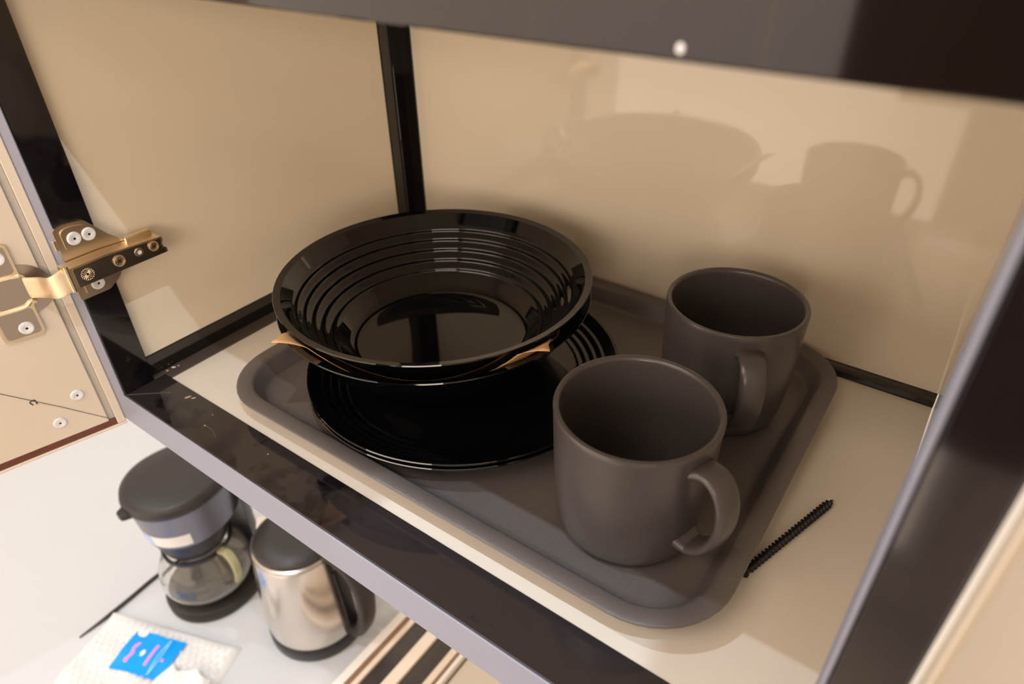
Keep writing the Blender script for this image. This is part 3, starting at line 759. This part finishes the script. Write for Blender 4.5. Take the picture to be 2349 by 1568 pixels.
for j in range(rows):
    for i in range(cols):
        u = -HU + pb * (i + 0.5 + 0.5 * (j % 2)); v = -HV + pb * 0.87 * (j + 0.5)
        if abs(u) > HU - 0.006 or abs(v) > HV - 0.006: continue
        # leave the packet's footprint flat
        w_ = pq(u, v, 0); q = w_ - Vector((-0.7087, 0.1247, w_.z))
        if abs(q.dot(E1)) < 0.040 and abs(q.dot(E2)) < 0.030: continue
        zt = lump(u, v) + 0.0003; kk = random.uniform(0.8, 1.12); pr = [(0.0047 * kk, 0.0), (0.0045 * kk, 0.0015), (0.0037 * kk, 0.0028), (0.0020 * kk, 0.0036), (0, 0.0038)]
        cpos = pq(u, v, zt)
        lathe(pr, 10, cpos, bm)
o = obj('bubbles', bm, M_bubble, t, smooth=80); o['kind'] = 'stuff'
# packet
def pk(a, b, dz=0.0):
    P0 = Vector((-0.7087, 0.1247, ZC)); f1 = Vector((0.0729, 0.0269, 0)); f2 = Vector((0.0192, -0.0521, 0))
    zz = 0.0150 + 0.0012 * math.sin(a * 7 + 0.6) + 0.0010 * math.cos(b * 6) + 0.0026 * math.exp(-((a - 0.24) / 0.05) ** 2)
    return P0 + f1 * a + f2 * b + Vector((0, 0, zz + dz))
def pk_patch(a_of, b0, b1, hw, dz, name, mt, parent, n=8):
    bm = B(); R = []
    for k in range(n + 1):
        b = b0 + (b1 - b0) * k / n; a = a_of(b); h = hw(k / n)
        R.append([bm.verts.new(pk(a - h, b, dz)), bm.verts.new(pk(a + h, b, dz)), bm.verts.new(pk(a + h, b, dz - 0.0003)), bm.verts.new(pk(a - h, b, dz - 0.0003))])
    for x, y in zip(R[:-1], R[1:]):
        for k in range(4): bm.faces.new((x[k], x[(k + 1) % 4], y[(k + 1) % 4], y[k]))
    bm.faces.new(R[0][::-1]); bm.faces.new(R[-1])
    return obj(name, bm, mt, parent, smooth=None)
T2 = thing('blue_packet', (-0.7087, 0.1247, ZC + 0.0140), 'bright blue film packet with pink print on the bubble wrap', 'packet')
bm = B(); NA, NB = 24, 16; top = []; bot = []
for i in range(NA + 1):
    a = -0.5 + i / NA
    top.append([bm.verts.new(pk(a, -0.5 + j / NB + 0.02 * math.sin(a * 9), 0.0)) for j in range(NB + 1)])
    bot.append([bm.verts.new(pk(a, -0.5 + j / NB + 0.02 * math.sin(a * 9), -0.0006)) for j in range(NB + 1)])
for i in range(NA):
    for j in range(NB):
        bm.faces.new((top[i][j], top[i + 1][j], top[i + 1][j + 1], top[i][j + 1])); bm.faces.new((bot[i][j], bot[i][j + 1], bot[i + 1][j + 1], bot[i + 1][j]))
for i in range(NA):
    for j in (0, NB): bm.faces.new((top[i][j], top[i + 1][j], bot[i + 1][j], bot[i][j]))
for j in range(NB):
    for i in (0, NA): bm.faces.new((top[i][j], top[i][j + 1], bot[i][j + 1], bot[i][j]))
pkt = obj('film', bm, M_blue, T2, smooth=60)
pk_patch(lambda b: -0.30 + 0.02 * math.sin(b * 20), -0.22, 0.30, lambda k: 0.026 + 0.010 * math.sin(k * 9) ** 2, 0.0004, 'printed_stroke', M_pink, T2)
pk_patch(lambda b: 0.085, -0.26, 0.27, lambda k: 0.026, 0.0004, 'printed_stroke', M_pink, T2)
pk_patch(lambda b: 0.33, 0.02, 0.09, lambda k: 0.022, 0.0004, 'printed_dot', M_pink, T2, 3)
pk_patch(lambda b: -0.09, -0.07, 0.09, lambda k: 0.045 * math.sin(0.35 + k * 2.44), 0.0006, 'printed_dot', M_pearl, T2, 8)
pk_patch(lambda b: 0.255, -0.44, 0.46, lambda k: 0.012 + 0.022 * math.sin(k * PI), 0.0004, 'crease_highlight', M_cyan, T2)  # highlight painted along the packet's fold
# white tissue, crumpled, at the parcel's near edge
bm = B(); N = 16; g = []
TC = Vector((-0.622, 0.112, ZC))
for i in range(N + 1):
    row = []
    for j in range(N + 1):
        u, v = -0.034 + 0.068 * i / N, -0.036 + 0.072 * j / N
        u2 = u * (1 + 0.15 * math.sin(v * 120)); v2 = v * (1 + 0.12 * math.sin(u * 140 + 1))
        z = 0.0205 + 0.004 * math.sin(u * 150 + v * 60) * math.cos(v * 130) + 0.002 * math.sin(u * 330)
        row.append(bm.verts.new(TC + E1 * u2 + E2 * v2 + Vector((0, 0, z))))
    g.append(row)
for i in range(N):
    for j in range(N): bm.faces.new((g[i][j], g[i + 1][j], g[i + 1][j + 1], g[i][j + 1]))
o = obj('tissue', bm, M_tissue, origin=(TC.x, TC.y, ZC + 0.014), smooth=20)
o.modifiers.new('thick', 'SOLIDIFY').thickness = 0.0005
tag(o, 'crumpled white tissue on the bubble wrap beside the blue packet', 'tissue')

# ---- cream two-channel tray on the counter under the front rail
ya, yb = 0.150, 0.430; zt = -0.530
t = thing('cutlery_tray', (-0.417, 0.29, ZC), 'cream cutlery tray with two long dark channels beside the kettle', 'tray')
obj('floor_board', box(-0.4735, -0.3597, ya, yb, ZC, zt - 0.0085, 0.0003), M_creamwood, t)
def bar(name, x0, x1, ztop, mt): obj(name, box(x0, x1, ya, yb, zt - 0.0084, ztop, 0.0004), mt, t)
bar('outer_rim', -0.4735, -0.4617, zt, M_palewood)
bar('brown_inlay', -0.4615, -0.4545, zt - 0.002, M_brownline)
bar('inner_rim', -0.4543, -0.4472, zt - 0.001, M_creamwood)
bar('channel', -0.4470, -0.4227, zt - 0.005, M_darkslot)
bar('divider', -0.4225, -0.4060, zt, M_creamwood)
bar('channel', -0.4058, -0.3797, zt - 0.005, M_darkslot)
bar('inner_rim', -0.3795, -0.3702, zt - 0.001, M_creamwood)
bar('brown_inlay', -0.3700, -0.3652, zt - 0.002, M_brownline)
bar('outer_rim', -0.3650, -0.3597, zt, M_palewood)
o = obj('beige_board', box(-0.3560, -0.20, 0.150, 0.46, ZC, ZC + 0.012, 0.001), M_beigeboard, origin=(-0.278, 0.305, ZC))
tag(o, 'flat beige board on the counter right of the cutlery tray', 'board')
